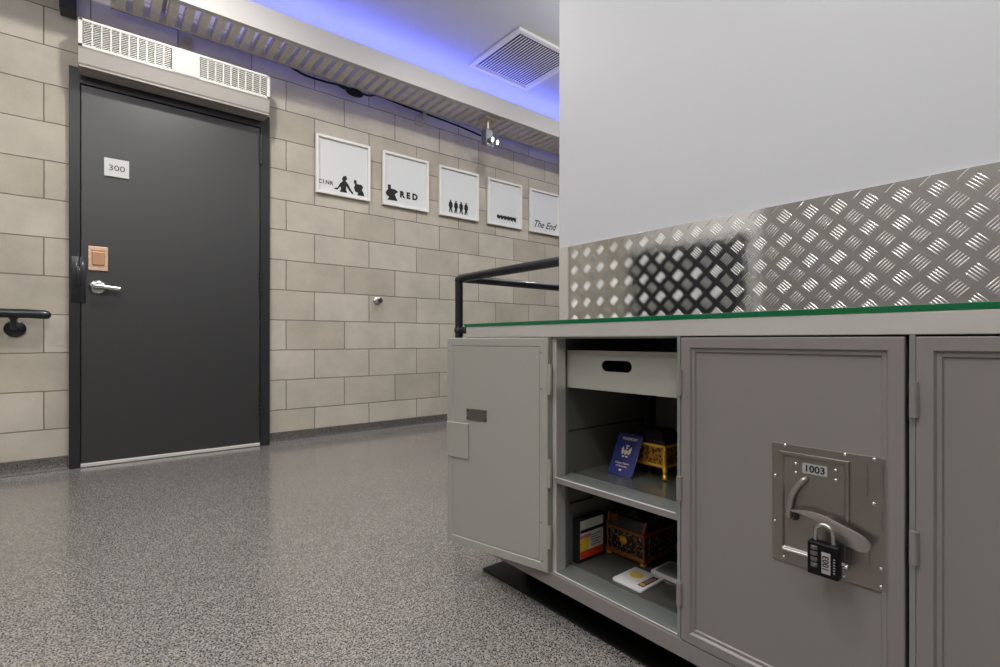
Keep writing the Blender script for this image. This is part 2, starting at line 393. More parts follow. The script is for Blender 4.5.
# latch guard plate
m = MB(); m.box(-.108, -.048, 3.5615, 3.566, .905, 1.155, .001); m.box(-.088, -.068, 3.555, 3.566, .99, 1.10, .003); m.cyl((-.074, 3.5625, .905), (-.074, 3.5625, 1.155), .003)
m.build('latch_guard', M['black_metal'], door, smooth=True)
# number sign
rs = MB(); rs.box(.031, .144, 3.560, 3.570, 1.620, 1.722, .002); rs = rs.build('room_sign', M['sign'], door)
rs['label'] = 'small pale plate reading 300'
text('300', 'sign_number', M['ink'], rs, (.0875, 3.5595, 1.668), (1, 0, 0), (0, 0, 1), .046, sx=1.12)
# copper plate with rocker
cp = MB().box(-.037, .049, 3.561, 3.570, 1.085, 1.219, .003).build('switch_plate', M['copper'], door); cp['label'] = 'square copper plate above the lever'
mm = MB(); mm.box(-.022, .034, 3.552, 3.563, 1.115, 1.19, .004); mm.box(-.026, .038, 3.559, 3.5625, 1.193, 1.203, .001)
mm.build('rocker', M['copper_d'], cp)
# lever handle
lv = MB(); lv.lathe((.004, 3.570, .995), [(.040, 0), (.040, -.006), (.036, -.013), (.024, -.018), (.018, -.020), (.0001, -.020)], axis='Y', seg=36)
lv.cyl((.004, 3.552, .995), (.004, 3.520, .995), .0125, bev=.002)
hd = []
lv.tube([(-.004, 3.522, .9965), (.010, 3.519, .996), (.04, 3.519, .992), (.075, 3.520, .989), (.102, 3.522, .987)], [.0165, .016, .0125, .0125, .0125])
tag(lv.build('lever_handle', M['satin'], door, smooth=True), 'satin chrome lever on a round rose')

# ------------------------------------------------------------------ heated air curtain over the door
ac = thing('air_curtain', (.39, 3.6, 2.147), 'long white louvred air curtain heater mounted above the grey door', 'heater')
X0, X1 = -.077, .867
prof = [(YB-.002, 2.395), (3.438, 2.395), (3.430, 2.390), (3.430, 2.380), (3.448, 2.380), (3.448, 2.262), (3.430, 2.262), (3.430, 2.245), (3.436, 2.236), (3.452, 2.165), (3.458, 2.150), (YB-.002, 2.150)]
def xext(prof, x0, x1):
    m = MB(); b = bmesh.new(); n = len(prof)
    A = [b.verts.new((x0, y, z)) for y, z in prof]; B = [b.verts.new((x1, y, z)) for y, z in prof]
    b.faces.new(A); b.faces.new(B[::-1])
    for k in range(n): b.faces.new((A[k], A[(k+1) % n], B[(k+1) % n], B[k]))
    bmesh.ops.recalc_face_normals(b, faces=b.faces); m.merge(b); return m
xext([(YB-.002, 2.395), (3.450, 2.395), (3.450, 2.245), (YB-.002, 2.245)], X0+.003, X1-.003).build('housing', M['grille_dark'], ac)
m = MB()
m.box(X0, X1, 3.430, YB-.002, 2.383, 2.397, .002); m.box(X0, X1, 3.430, 3.45, 2.247, 2.262, .0015)
m.box(X0, X0+.018, 3.430, YB-.002, 2.247, 2.397, .0015); m.box(X1-.018, X1, 3.430, YB-.002, 2.247, 2.397, .0015)
m.build('cover_frame', M['appliance'], ac)
g = MB()
def cells(xa, xb, n):
    p = (xb-xa)/n
    for k in range(n+1):
        if 0 < k < n: g.box(xa+k*p-.0032, xa+k*p+.0032, 3.4305, 3.445, 2.262, 2.383)
    z0, z1 = 2.262, 2.383
    for k in range(n):
        a, b = xa+k*p+.003, xa+(k+1)*p-.003; wd = b-a
        c = z0-wd*.75
        while c < z1:
            # line z = c + .75 (x-a)
            p0 = [a, c]; p1 = [b, c+.75*wd]
            if p0[1] < z0: p0 = [a+(z0-c)/.75, z0]
            if p1[1] > z1: p1 = [a+(z1-c)/.75, z1]
            if p1[0]-p0[0] > .004:
                t = .0022
                g.prism([(p0[0], p0[1]-t), (p1[0], p1[1]-t), (p1[0], p1[1]+t), (p0[0], p0[1]+t)], 'y', 3.433, 3.446)
            c += .0125
cells(X0+.018, .337, 10); g.build('louvre_grille', M['appliance'], ac)
g = MB(); cells(.477, X1-.018, 9); g.build('louvre_grille', M['appliance'], ac)
MB().box(.337, .477, 3.427, 3.449, 2.250, 2.392, .002).build('centre_panel', M['centre'], ac)
low = xext([(YB-.002, 2.246), (3.432, 2.246), (3.436, 2.236), (3.448, 2.168), (3.456, 2.158), (YB-.002, 2.158)], X0+.001, X1-.001)
low.build('lower_cowl', M['appliance_dim'], ac)
m = MB(); m.box(X0+.004, X1-.004, 3.449, 3.475, 2.149, 2.1575, .001); m.box(X0+.004, X1-.004, 3.50, YB-.002, 2.148, 2.1575, .001)
m.build('outlet_lip', M['appliance_dim'], ac)

# ------------------------------------------------------------------ cable tray with rungs
tr = thing('cable_tray', (2.0, 3.35, 2.541), 'long slotted strut cable tray running below the ceiling along the block wall', 'cable tray')
m = MB(); m.box(.06, XR, 3.24, 3.247, 2.545, 2.60); m.box(.06, XR, 3.497, 3.505, 2.535, 2.60); m.box(.06, XR, 3.492, 3.505, 2.535, 2.539)
m.build('side_rail', M['tray'], tr)
def rung(x):
    r = MB()
    w_ = .0225
    r.box(x-w_, x-w_+.003, 3.247, 3.497, 2.545, 2.590); r.box(x+w_-.003, x+w_, 3.247, 3.497, 2.545, 2.590)
    r.box(x-w_, x+w_, 3.247, 3.497, 2.543, 2.546)
    return r.build('rung', M['tray'], tr)
r0 = rung(.103)
x = .103+.0772; k = 1
while x < 4.3:
    c = r0.copy(); c.name = 'rung'; C.objects.link(c); c.parent = tr; c.matrix_parent_inverse = r0.matrix_parent_inverse.copy(); c.location.x = x-.103; x += .0772
# wall brackets
def bracket(x):
    b = MB(); b.box(x-.012, x+.012, 3.50, 3.598, 2.512, 2.533, .002); b.box(x-.04, x+.04, 3.592, 3.599, 2.45, 2.55, .002); b.cyl((x+.005, 3.592, 2.485), (x+.005, 3.584, 2.485), .012)
    return b.build('wall_bracket', M['galv'], tr)
bracket(.43); bracket(2.05); bracket(3.7)
# blue light strip lying above the tray
ls = MB(); ls.box(.0, XR-.05, 3.415, 3.435, 2.684, 2.690)
lo = ls.build('light_strip', M['led']); MB().box(0, XR-.05, 3.400, 3.450, 2.672, 2.6835).box(0, XR-.05, 3.448, 3.450, 2.6835, 2.694).build('strip_shield', M['galv'], lo); [MB().box(x_, x_+.02, 3.448, 3.5995, 2.668, 2.672).build('wall_hanger', M['galv'], lo) for x_ in (.3, 1.8, 3.3, 4.8)]; tag(lo, 'glowing blue light strip hidden behind the fascia above the cable tray', 'light strip')  # unseen shield and lip added under the strip to block light going down
# dark conduit drop left of the air curtain
m = MB(); m.box(-.155, -.085, 3.50, 3.598, 2.455, ZC-.002, .004)
tag(m.build('junction_box', M['black_metal']), 'dark box high on the wall left of the louvred heater', 'junction box')

# cable sagging under the tray, with a moulded plug
def bez(pts, n=8):
    out = []
    P = [Vector(p) for p in pts]
    for i in range(len(P)-1):
        p0 = P[max(i-1, 0)]; p1 = P[i]; p2 = P[i+1]; p3 = P[min(i+2, len(P)-1)]
        for k in range(n):
            t = k/n
            out.append(.5*((2*p1)+(-p0+p2)*t+(2*p0-5*p1+4*p2-p3)*t*t+(-p0+3*p1-3*p2+p3)*t**3))
    out.append(P[-1]); return out
cb = thing('power_cable', (1.5, 3.5, 2.5), 'black power cable with plug sagging under the cable tray', 'cable')
MB().tube(bez([(.98, 3.515, 2.560), (1.10, 3.515, 2.522), (1.25, 3.515, 2.520), (1.36, 3.515, 2.528), (1.56, 3.515, 2.520), (1.66, 3.515, 2.545), (1.90, 3.515, 2.530), (2.20, 3.515, 2.520), (2.40, 3.48, 2.490), (2.49, 3.34, 2.40)]), .0075, 10).build('cord', M['black'], cb, smooth=True)
m = MB(); m.sphere((1.47, 3.52, 2.512), .045, 1.5, .55, .66); m.cyl((1.40, 3.52, 2.524), (1.35, 3.52, 2.528), .014, .009)
m.build('plug', M['black'], cb, smooth=True)

# twin emergency lamp
sl = thing('twin_spotlight', (2.57, 3.32, 2.3), 'small twin-head spotlight with lit lamps hanging below the cable tray', 'spotlight')
m = MB(); m.cyl((2.53, 3.30, 2.54), (2.53, 3.30, 2.44), .012); m.box(2.47, 2.60, 3.25, 3.36, 2.525, 2.54, .002)
m.build('hanger', M['galv'], sl, smooth=True)
MB().box(2.490, 2.565, 3.27, 3.34, 2.325, 2.445, .008).build('housing', M['lampbody'], sl)
hv = Vector((-.45, -.85, -.28)).normalized()
for px, py, pz in ((2.535, 3.245, 2.352), (2.610, 3.275, 2.355)):
    p = Vector((px, py, pz))
    hh = MB(); hh.cyl(p-hv*.030, p+hv*.018, .018, .024); hh.cyl(p-hv*.03, p-hv*.03+Vector((-.01, .02, .05)), .006); hh = hh.build('lamp_head', M['lampbody'], sl, smooth=True)
    q = MB(); q.sphere(p+hv*.016, .012, .8, .8, 1.7); q.build('lit_lens', M['bulb'], hh, smooth=True)
MB().box(2.49, 2.57, 3.26, 3.272, 2.295, 2.325, .003).build('clear_cover', M['lampglass'], sl)

# ceiling grille
cv = thing('ceiling_vent', (2.62, 2.96, ZC), 'square louvred air return grille set in the ceiling near the blue glow', 'vent')
vx0, vx1, vy0, vy1 = 2.31, 2.93, 2.645, 3.262
MB().frame(vx0, vx1, vy0, vy1, [(0, 0), (0, .018), (.004, .020), (.034, .020), (.050, .006), (.052, -.003), (.0525, .0)], 'z', ZC-.0005, -1, cap=False).build('grille_frame', M['appliance'], cv)
MB().box(vx0+.05, vx1-.05, vy0+.05, vy1-.05, ZC-.004, ZC-.001).build('void', M['black'], cv)
m = MB()
n = 21; p_ = (vx1-vx0-.10)/n
for k in range(n):
    x = vx0+.05+(k+.5)*p_
    m.prism([(x-.0055, ZC-.0160), (x+.0045, ZC-.0160), (x+.0045, ZC-.0145), (x-.0055, ZC-.0145)], 'y', vy0+.05, vy1-.05)
m.build('louvre_blades', M['appliance'], cv)

# ------------------------------------------------------------------ framed pictures
desc = ['framed print with thin letters and two black silhouettes, nearest the door',
        'framed print with one broad silhouette beside the word RED',
        'framed print with four small standing silhouettes, middle of the row of five',
        'framed print with a low row of small black figures, fourth from the door',
        'framed print reading The End, partly hidden by the white wall']
PZ0, PH, PW = 1.751, .419, .408
def picture(i, x0):
    t = thing('framed_picture', (x0+PW/2, 3.6, PZ0), desc[i], 'picture', 'framed prints in a row on the block wall')
    MB().frame(x0, x0+PW, PZ0, PZ0+PH, [(0, -.018), (0, .004), (.002, .006), (.017, .006), (.019, .004), (.020, -.008), (.0205, -.012)], 'y', 3.578, -1, cap=False).build('frame', M['white'], t)
    bk = MB().box(x0+.018, x0+PW-.018, 3.588, 3.594, PZ0+.018, PZ0+PH-.018).build('print', M['paper'], t)
    return t, bk
R_, U_ = (1, 0, 0), (0, 0, 1)
def sil(bk, x0, pts, nm='silhouette'): flat(nm, pts, M['ink_black'], bk, (x0, 3.5873, PZ0), R_, U_, .0006)
t, bk = picture(0, 1.210)
sil(bk, 1.210, [[(.204, .156), (.223, .160), (.232, .139), (.219, .123), (.238, .103), (.26, .066), (.28, .04), (.271, .033), (.247, .055), (.225, .084), (.223, .059), (.231, .036), (.174, .035), (.185, .06), (.179, .075), (.158, .047), (.133, .048), (.139, .058), (.158, .063), (.179, .1), (.197, .116), (.191, .135)]])
sil(bk, 1.210, [[(.288, .147), (.301, .143), (.306, .117), (.343, .117), (.356, .101), (.345, .078), (.359, .057), (.365, .035), (.308, .033), (.315, .051), (.292, .059), (.283, .087), (.292, .107), (.281, .127)]])
for ch, u in zip('CINR', (.032, .055, .085, .114)): text(ch, 'lettering', M['ink'], bk, (1.210+u, 3.5873, PZ0+.085), R_, U_, .038, bold=.0012)
t, bk = picture(1, 1.7215)
sil(bk, 1.7215, [[(.046, .164), (.072, .166), (.072, .138), (.106, .135), (.137, .122), (.106, .096), (.116, .075), (.13, .047), (.043, .045), (.058, .069), (.037, .079), (.027, .099), (.048, .129)]])
for ch, u in zip('RED', (.170, .225, .285)): text(ch, 'lettering', M['ink_black'], bk, (1.7215+u, 3.5873, PZ0+.105), R_, U_, .066, bold=.004)
t, bk = picture(2, 2.233)
def walker(u, k):
    s = (-1)**k
    return [[(u-.006, .146), (u+.008, .146), (u+.008, .130), (u+.018, .124), (u+.022, .092), (u+.014, .080), (u+.012, .072), (u+.018+s*.004, .040), (u+.008, .040), (u+.001, .066), (u-.008-s*.004, .040), (u-.018, .042), (u-.010, .075), (u-.020, .092), (u-.016, .124), (u-.006, .130)]]
for k, u in enumerate((.118, .172, .226, .278)): sil(bk, 2.233, walker(u, k))
t, bk = picture(3, 2.746)
for k in range(6):
    u = .128+k*.039
    sil(bk, 2.746, [[(u-.019, .092+.002*k), (u-.012, .102), (u-.002, .100), (u+.004, .110), (u+.010, .098), (u+.020, .098+.002*k), (u+.019, .076), (u+.014, .062-.002*k), (u+.004, .070), (u-.006, .060), (u-.012, .076), (u-.020, .078)]])
t, bk = picture(4, 3.256)
text('The End', 'lettering', M['ink_black'], bk, (3.256+.20, 3.5873, PZ0+.085), R_, U_, .098, shear=.5, bold=.001, sx=.92)

# small round door stop on the wall
m = MB(); m.lathe((1.683, 3.6, 1.001), [(.030, 0), (.030, -.004), (.018, -.010), (.014, -.040), (.0205, -.046), (.0205, -.058), (.0001, -.060)], axis='Y')
tag(m.build('door_stop', M['satin'], smooth=True), 'small round metal door stop fixed midway up the block wall', 'door stop')

# handrail at the far left
hr = thing('wall_handrail', (-.9, 3.6, .757), 'black round handrail on a wall bracket left of the grey door', 'handrail')
MB().tube([(-2.1, 3.53, .836), (-1, 3.53, .836), (-.28, 3.53, .836), (-.210, 3.53, .832), (-.194, 3.53, .830), (-.187, 3.53, .830)], [.0235, .0235, .0235, .0235, .019, .008], 20).build('rail', M['black_metal'], hr, smooth=True)
def hbr(x):
    b = MB(); b.lathe((x, 3.5995, .758), [(.043, 0), (.043, -.008), (.034, -.015), (.014, -.018), (.0001, -.018)], axis='Y')
    b.tube(bez([(x, 3.59, .760), (x, 3.56, .764), (x, 3.536, .782), (x, 3.53, .812)]), .013, 12); b.cyl((x, 3.53, .806), (x, 3.53, .814), .018)
    return b.build('bracket', M['black_metal'], hr, smooth=True)
hbr(-.33); hbr(-1.5)

# ------------------------------------------------------------------ guard rail behind the counter
gr = thing('guard_rail', (1.466, 2.158, 0), 'black pipe guard railing turning a corner behind the end of the counter', 'railing')
RX, RY, r_ = 1.466, 2.158, .0205
m = MB(); m.cyl((RX, RY, .012), (RX, RY, 1.0), r_, seg=24); m.cyl((RX, RY, 0.0005), (RX, RY, .012), .05, seg=28)
m.build('post', M['black_metal'], gr, smooth=True)
m = MB(); m.cyl((3.6, RY, .012), (3.6, RY, 1.0), r_, seg=24); m.cyl((3.6, RY, 0.0005), (3.6, RY, .012), .05, seg=28)
m.build('post', M['black_metal'], gr, smooth=True)
m = MB(); m.tube([(RX, 1.274, 1.02), (RX, 2.13, 1.02), (RX+.003, 2.15, 1.02), (RX+.012, RY, 1.02), (RX+.04, RY, 1.02), (3.6, RY, 1.02)], r_, 20); m.sphere((RX, RY, 1.012), r_*1.08)
m.build('top_rail', M['black_metal'], gr, smooth=True)
m = MB(); m.cyl((RX, 1.274, .75), (RX, RY, .75), r_*.85, seg=20); m.cyl((RX, RY, .75), (3.6, RY, .75), r_*.85, seg=20); m.sphere((RX, RY, .75), r_*1.25)
m.build('middle_rail', M['black_metal'], gr, smooth=True)

# ------------------------------------------------------------------ locker cabinet
FX = .873; CY0, CY1 = -.175, 1.2465
cab = thing('locker_cabinet', (1.08, .536, 0), 'grey aluminium locker cabinet with four doors under a glass top, one door open', 'cabinet')
parts = [1.2425, .889, .5345, .1795, -.172]
m = MB(); m.box(1.0, 1.27, CY0+.05, 1.12, .006, .0895, .002); m.build('plinth', M['kick'], cab)
m = MB(); m.box(.915, 1.275, CY0+.02, 1.2190, .0005, .0055, .001); tag(m.build('floor_mat', M['kick']), 'thin black rubber mat on the floor under the locker cabinet', 'mat')
m = MB(); m.box(FX, .945, CY0, CY1, .0905, .1200, .0015); m.box(FX, .881, CY0, CY1, .118, .1245, .0015); m.build('base_rail', M['locker'], cab)
for yy0, yy1 in zip(parts[1:], parts[:-1]):
    m = MB(); m.box(.8815, .945, yy0+.0035, yy1-.0035, .1205, .1255); m.box(.893, .896, yy0+.0035, yy1-.0035, .1255, .1270, .0005); m.build('sill', M['alu_in'], cab)
    MB().box(.8808, .8838, yy0+.0035, yy1-.0035, .1250, .1268, .0005).build('sill_glint', M['bright'], cab)  # thin sliver painting the glint on the sill edge
m = MB()
m.box(FX, .945, CY0, CY1, .7075, .7385, .0015); m.build('top_rail', M['alu'], cab)
MB().box(.880, .884, .5385, .885, .7035, .7075).build('top_lip', M['alu_in'], cab)
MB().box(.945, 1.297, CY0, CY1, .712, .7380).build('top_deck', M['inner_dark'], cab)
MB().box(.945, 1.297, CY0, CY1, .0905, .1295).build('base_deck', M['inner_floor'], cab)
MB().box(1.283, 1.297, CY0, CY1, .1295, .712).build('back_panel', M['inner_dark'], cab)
for i, y in enumerate(parts):
    m = MB(); m.box(FX+.001, .937, y-.0035, y+.0035, .1245, .7075, .0006); m.build('post', M['alu_in'], cab)
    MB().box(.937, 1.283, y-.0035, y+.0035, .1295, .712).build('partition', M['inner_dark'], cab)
    if i == 1:
        m = MB(); m.box(.8835, .8870, y-.0145, y-.0035, .1256, .7070, .0006); m.box(.8800, .8836, y-.0075, y-.0055, .1276, .7070, .0005); m.box(.8870, .9165, y-.0145, y-.0125, .1256, .349, .0003); m.box(.8870, .9165, y-.0145, y-.0125, .3615, .7070, .0003); m.build('post_flange', M['alu'], cab)
        m = MB(); m.box(.902, .905, y-.0065, y-.0035, .1255, .7075); m.box(.880, .884, y-.0055, y-.0035, .1255, .7075); m.build('post_rib', M['alu_in'], cab)
        m = MB(); m.box(.938, 1.282, y-.0065, y-.0036, .4665, .4695); m.cyl((.945, y-.0036, .468), (.945, y-.010, .468), .0025); m.build('shelf_guide', M['grille_dark'], cab)
        m = MB(); m.box(1.255, 1.2825, y-.030, y-.0036, .1296, .7115); m.build('corner_channel', M['grille_dark'], cab)
        m = MB(); m.box(.945, 1.25, y-.008, y-.0036, .28, .283); m.cyl((.945, y-.0036, .2815), (.945, y-.010, .2815), .0025); m.build('shelf_guide', M['grille_dark'], cab)
# shelf in the open bay
m = MB(); m.box(.885, .950, .5385, .8850, .350, .3605, .0015); m.build('shelf_edge', M['alu_in'], cab)
MB().box(.8805, .8833, .5385, .8745, .3475, .3602, .0008).build('shelf_front', M['locker'], cab)
MB().box(.8800, .8835, .5385, .8790, .3602, .3622, .0006).build('shelf_glint', M['bright'], cab)  # bright line painted in as the highlight on the shelf edge
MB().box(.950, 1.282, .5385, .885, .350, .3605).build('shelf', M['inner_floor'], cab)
m = MB(); m.box(.879, .8845, .5385, .5445, .352, .385, .001); m.build('shelf_clip', M['alu_in'], cab)
# drawer with a slotted hand hole
dr = flat('drawer', [[(-.878, .581), (-.5385, .581), (-.5385, .6745), (-.878, .6745)], stadium(-.7235, .6395, .086, .026)], M['locker_in'], cab, (.927, 0, 0), (0, -1, 0), (0, 0, 1), .004)
dr['label'] = 'pale grey drawer front with oval hand slot'
m = MB(); m.box(.929, 1.25, .540, .543, .583, .672); m.box(.929, 1.25, .873, .876, .583, .672); m.box(.929, 1.25, .543, .873, .583, .586); m.box(1.247, 1.25, .543, .873, .586, .672)
m.build('drawer_tray', M['inner_dark'], dr)

# lockable doors
DP = [(0, -.020), (0, .0), (.0012, .0012), (.0185, .0012), (.0215, -.0030), (.0265, -.0030), (.0285, -.0060), (.0335, -.0060)]
def locker_door(y0, y1, hinge_y):
    d = MB().frame(y0, y1, .1265, .7045, DP, 'x', FX, -1).build('door', M['locker'], cab)
    for z0, z1 in ((.594, .643), (.393, .438), (.190, .235)):
        h = MB(); h.cyl((FX-.003, hinge_y, z0), (FX-.003, hinge_y, z1), .0052, seg=16); h.box(FX-.0032, FX-.0005, hinge_y-.006, hinge_y+.001, z0, z1, .0005)
        h.build('hinge', M['locker'], d, smooth=True)
    return d
dC = locker_door(.1874, .5290, .5310); dC['label'] = 'closed grey door with lock plate numbered 1003'
dA = locker_door(.8960, 1.2385, 1.2400)
dD = locker_door(-.1680, .1755, .1772); dD['label'] = 'plain closed grey door nearest the right edge'

# ---- lock plate on the 1003 door
px = FX+.0060
lp = MB(); lp.box(px-.0032, px+.0005, .2094, .3640, .3380, .5305, .0006)
lp.frame(.2525, .3520, .3560, .5190, [(0, .002), (.0015, .0062), (.0055, .0062), (.0080, .0034), (.0100, .0030)], 'x', px, -1, cap=False)
for y, z0, z1 in ((.2321, .4734, .517), (.2134, .4748, .5165), (.2141, .4281, .4523), (.2300, .375, .400)):
    lp.prism([(y+.0012*math.cos(a), (z0 if math.sin(a) < 0 else z1)+.0012*math.sin(a)) for a in [2*PI*k/12 for k in range(12)]], 'x', px-.0048, px-.0030)
lp = lp.build('lock_plate', M['lockplate'], dC); lp['label'] = 'stamped steel lock plate'
for y, z in ((.3435, .5284), (.2596, .5276), (.223, .5269), (.3587, .4757), (.3594, .4001), (.2239, .4626), (.3275, .4862), (.2718, .486), (.3454, .345), (.2605, .345), (.2153, .3713), (.2153, .3455), (.3275, .501), (.2718, .501)):
    rv = MB(); rv.lathe((px-.0031, y, z-.0), [(.0028, 0), (.0026, -.0010), (.0014, -.0020), (.0001, -.0022)], axis='X', seg=14); rv.build('rivet', M['satin'], dC, smooth=True)
pl = MB().box(px-.0042, px-.0030, .2830, .3178, .4885, .5045, .0004).build('number_plate', M['label_grey'], dC)
text('1003', 'door_number', M['ink_black'], dC, (px-.0044, .3004, .4963), (0, -1, 0), (0, 0, 1), .0150, bold=.0003)
# raised bright pan edge
m = MB(); m.tube(bez([(px-.006, .3440, .3622), (px-.0085, .3425, .3605), (px-.0085, .31, .3605), (px-.0085, .285, .3605), (px-.0085, .2580, .3605), (px-.006, .2565, .3622)], 4), .0028, 10)
m.build('pan_bead', M['satin'], dC, smooth=True)
# curved guide slot
m = MB()
m.tube(bez([(px-.004, .3130, .4790), (px-.008, .3150, .4775), (px-.009, .3250, .4630), (px-.009, .3325, .4440), (px-.009, .3355, .4180), (px-.004, .3358, .4150)]), .0045, 12)
m.build('curved_guide', M['lever'], dC, smooth=True)
m = MB(); m.box(px-.016, px-.0032, .3225, .3275, .4130, .4290, .001); m.build('lever_stop', M['black_metal'], dC)
# broad leaf-shaped lever
lvx = px-.020
out = [(.3290, .4300), (.3150, .4330), (.2960, .4345), (.2800, .4325), (.2600, .4265), (.2420, .4210), (.2300, .4160)]
L_ = bez([(a, b, 0) for a, b in out], 4)
up = [(v.x, v.y) for v in L_]
tip = [(.2330-.0100*math.cos(a), .4050+.0105*math.sin(a)) for a in [PI*.35-PI*.85*k/8 for k in range(9)]]
lo_ = [(v.x, v.y) for v in bez([(.2370, .3940, 0), (.2560, .3985, 0), (.2720, .4090, 0), (.2880, .4215, 0), (.3060, .4265, 0), (.3290, .4285, 0)], 4)]
m = MB(); m.prism(up+tip+lo_, 'x', lvx-.0022, lvx+.0022, .0006)
m.cyl((lvx+.002, .2830, .423), (px-.003, .2830, .423), .006, seg=20)
m.build('lever', M['lever'], dC, smooth=True)

# ---- open door, turned back against the next bay
hx, hy = .867, .8835; fx, fy = .7845, 1.216
LD = math.hypot(fx-hx, fy-hy); ex = Vector(((fx-hx)/LD, (fy-hy)/LD, 0))
TD = Matrix(((-ex.y, ex.x, 0, hx), (ex.x, ex.y, 0, hy), (0, 0, 1, 0), (0, 0, 0, 1)))   # local x = towards the viewer, y = along the door
TD = Matrix(((-ex.y, ex.x, 0, hx), (ex.x, ex.y, 0, hy), (0, 0, 1, 0), (0, 0, 0, 1)))
# local: (out, along, z) -> out normal (-ex.y, ex.x) points to -X, i.e. at the viewer
TD = Matrix(((-abs(ex.y), ex.x, 0, hx), (ex.x, ex.y, 0, hy), (0, 0, 1, 0), (0, 0, 0, 1)))
dB = MB(TD)
dB.frame(.004, LD, .1245, .7055, [(0, -.0125), (0, -.001), (.001, 0), (.0205, 0), (.0225, -.0022), (.024, -.0022), (.0252, -.0006), (.030, -.0006)], 'x', 0, 1)
dB = dB.build('door', M['locker_in'], cab); dB['label'] = 'open grey locker door showing its smooth inner face'
k_ = LD/.33876
m = MB(TD); m.box(-.0006, .0022, .1938*k_, .264*k_, .4785, .5105, .0004); m.build('data_plate', M['lockplate'], dB)
for s_ in (.1985, .2590):
    for z_ in (.484, .505):
        m = MB(TD); m.lathe((.0022, s_*k_, z_), [(.0028, 0), (.002, .001), (.0001, .0014)], axis='X', seg=12); m.build('rivet', M['grille_dark'], dB, smooth=True)
m = MB(TD); m.box(-.0006, .0045, .2568*k_, .3362*k_, .3690, .4672, .0010); m.cyl((.0045, .292*k_, .430), (.0053, .292*k_, .430), .005); m.prism([(.282*k_, .424), (.296*k_, .429), (.290*k_, .437), (.281*k_, .433)], 'x', .0045, .0058, .0004)
lc = m.build('latch_cover', M['locker_in'], dB)
m = MB(TD); m.box(-.008, -.002, .3380*k_, .3396*k_, .402, .432, .0003); m.build('latch_bolt', M['black'], dB)
for s_, z_ in ((.0232, .6687), (.0247, .5783), (.0232, .2452), (.0189, .1503), (.334, .668)):
    m = MB(TD); m.lathe((0, s_, z_), [(.0030, 0), (.0022, .0008), (.0001, .0012)], axis='X', seg=12); m.build('rivet', M['lockplate'], dB, smooth=True)
for z0, z1 in ((.565, .64), (.335, .405), (.185, .24)):
    h = MB(); h.cyl((.8700, .8840, z0), (.8700, .8840, z1), .0045, seg=14); h.box(.8665, .8735, .8790, .8840, z0, z1, .0005)
    h.build('hinge', M['locker_in'], dB, smooth=True)

# ------------------------------------------------------------------ glass counter top
gt = thing('glass_top', (1.08, .54, .739), 'clear glass counter top with green edge lying on the locker cabinet', 'counter top')
MB().box(.8745, 1.2995, CY0+.002, 1.252, .7390, .7485, .0004).build('pane', M['glass'], gt)
m = MB(); m.box(.8715, .8743, CY0, 1.2545, .7388, .7485, .0006); m.box(.8743, 1.2995, 1.2522, 1.2545, .7390, .7485, .0004); m.build('ground_edge', M['glass_edge'], gt)

# ------------------------------------------------------------------ tread plate splashback
bs = thing('tread_plate_splashback', (1.29, .5, .75), 'shiny aluminium five-bar tread plate fixed to the white wall above the counter', 'splashback')
MB().box(1.2945, 1.2995, -1.0, 1.2180, .7490, 1.0290, .0005).build('sheet', M['tread'], bs)
tm = bmesh.new()
def bar(cy, cz, ang, L=.0282, W=.0029, H=.0014):
    ca, sa = math.cos(ang), math.sin(ang)
    n = 8; prev = None
    rows = []
    for k in range(n+1):
        t = -1+2*k/n; wv = W/2*math.sqrt(max(0, 1-abs(t)**2.6)); hv_ = H*math.sqrt(max(0, 1-t*t))
        u = t*L/2
        row = []
        for s, hh in ((-1, 0), (-.6, .75), (0, 1), (.6, .75), (1, 0)):
            a, b = u, s*wv
            row.append(tm.verts.new((1.2946-hv_*hh, cy+a*ca-b*sa, cz+a*sa+b*ca)))
        rows.append(row)
    for A, B in zip(rows, rows[1:]):
        for k in range(4):
            fc = tm.faces.new((A[k], A[k+1], B[k+1], B[k])); fc.smooth = True
st = .02845
for i in range(-34, 36):
    for j in range(-6, 8):
        if (i+j) % 2: continue
        cy, cz = .5103+i*st, .8849+j*st
        ang = PI/4 if i % 2 == 0 else -PI/4
        # bars tilt one way in even columns and the other way in odd ones
        for k in range(-2, 3):
            dy, dz = -math.sin(ang)*k*.0058, math.cos(ang)*k*.0058
            y_, z_ = cy+dy, cz+dz
            if y_ > 1.208 or y_ < -.98 or z_ < .758 or z_ > 1.020: continue
            bar(y_, z_, ang)
me = bpy.data.meshes.new('raised_bars'); tm.normal_update(); tm.to_mesh(me); tm.free(); me.materials.append(M['tread_bar'])
o = bpy.data.objects.new('raised_bars', me); C.objects.link(o); o.parent = bs; o.matrix_parent_inverse = parent_world(bs).inverted()

# ------------------------------------------------------------------ combination padlock
pk = thing('padlock', (.842, .276, .348), 'black combination padlock marked 1003 hanging from the lever of the closed door', 'padlock')
bx0, bx1 = .834, .8525
m = MB(); m.box(bx0, bx1, .2560, .2965, .3495, .3980, .0020, 3); m.build('body', M['black'], pk, smooth=True)
m = MB(); m.tube(bez([(.8435, .2880, .397), (.8435, .2880, .410), (.8435, .2860, .4185), (.8435, .2765, .4245), (.8435, .2670, .4185), (.8435, .2650, .410), (.8435, .2650, .397)], 6), .0029, 14)
m.build('shackle', M['satin'], pk, smooth=True)
for k in range(4):
    z = .3620+k*.0085
    m = MB(); m.cyl((.8355, .2870, z), (.8355, .2870, z+.0058), .0050, seg=16, bev=.0006)
    m = m.build('number_dial', M['dial'], pk, smooth=True)
lb = MB().box(bx0-.0008, bx0+.0004, .2655, .2770, .3560, .3870, .0002).build('label_plate', M['label_grey'], pk)
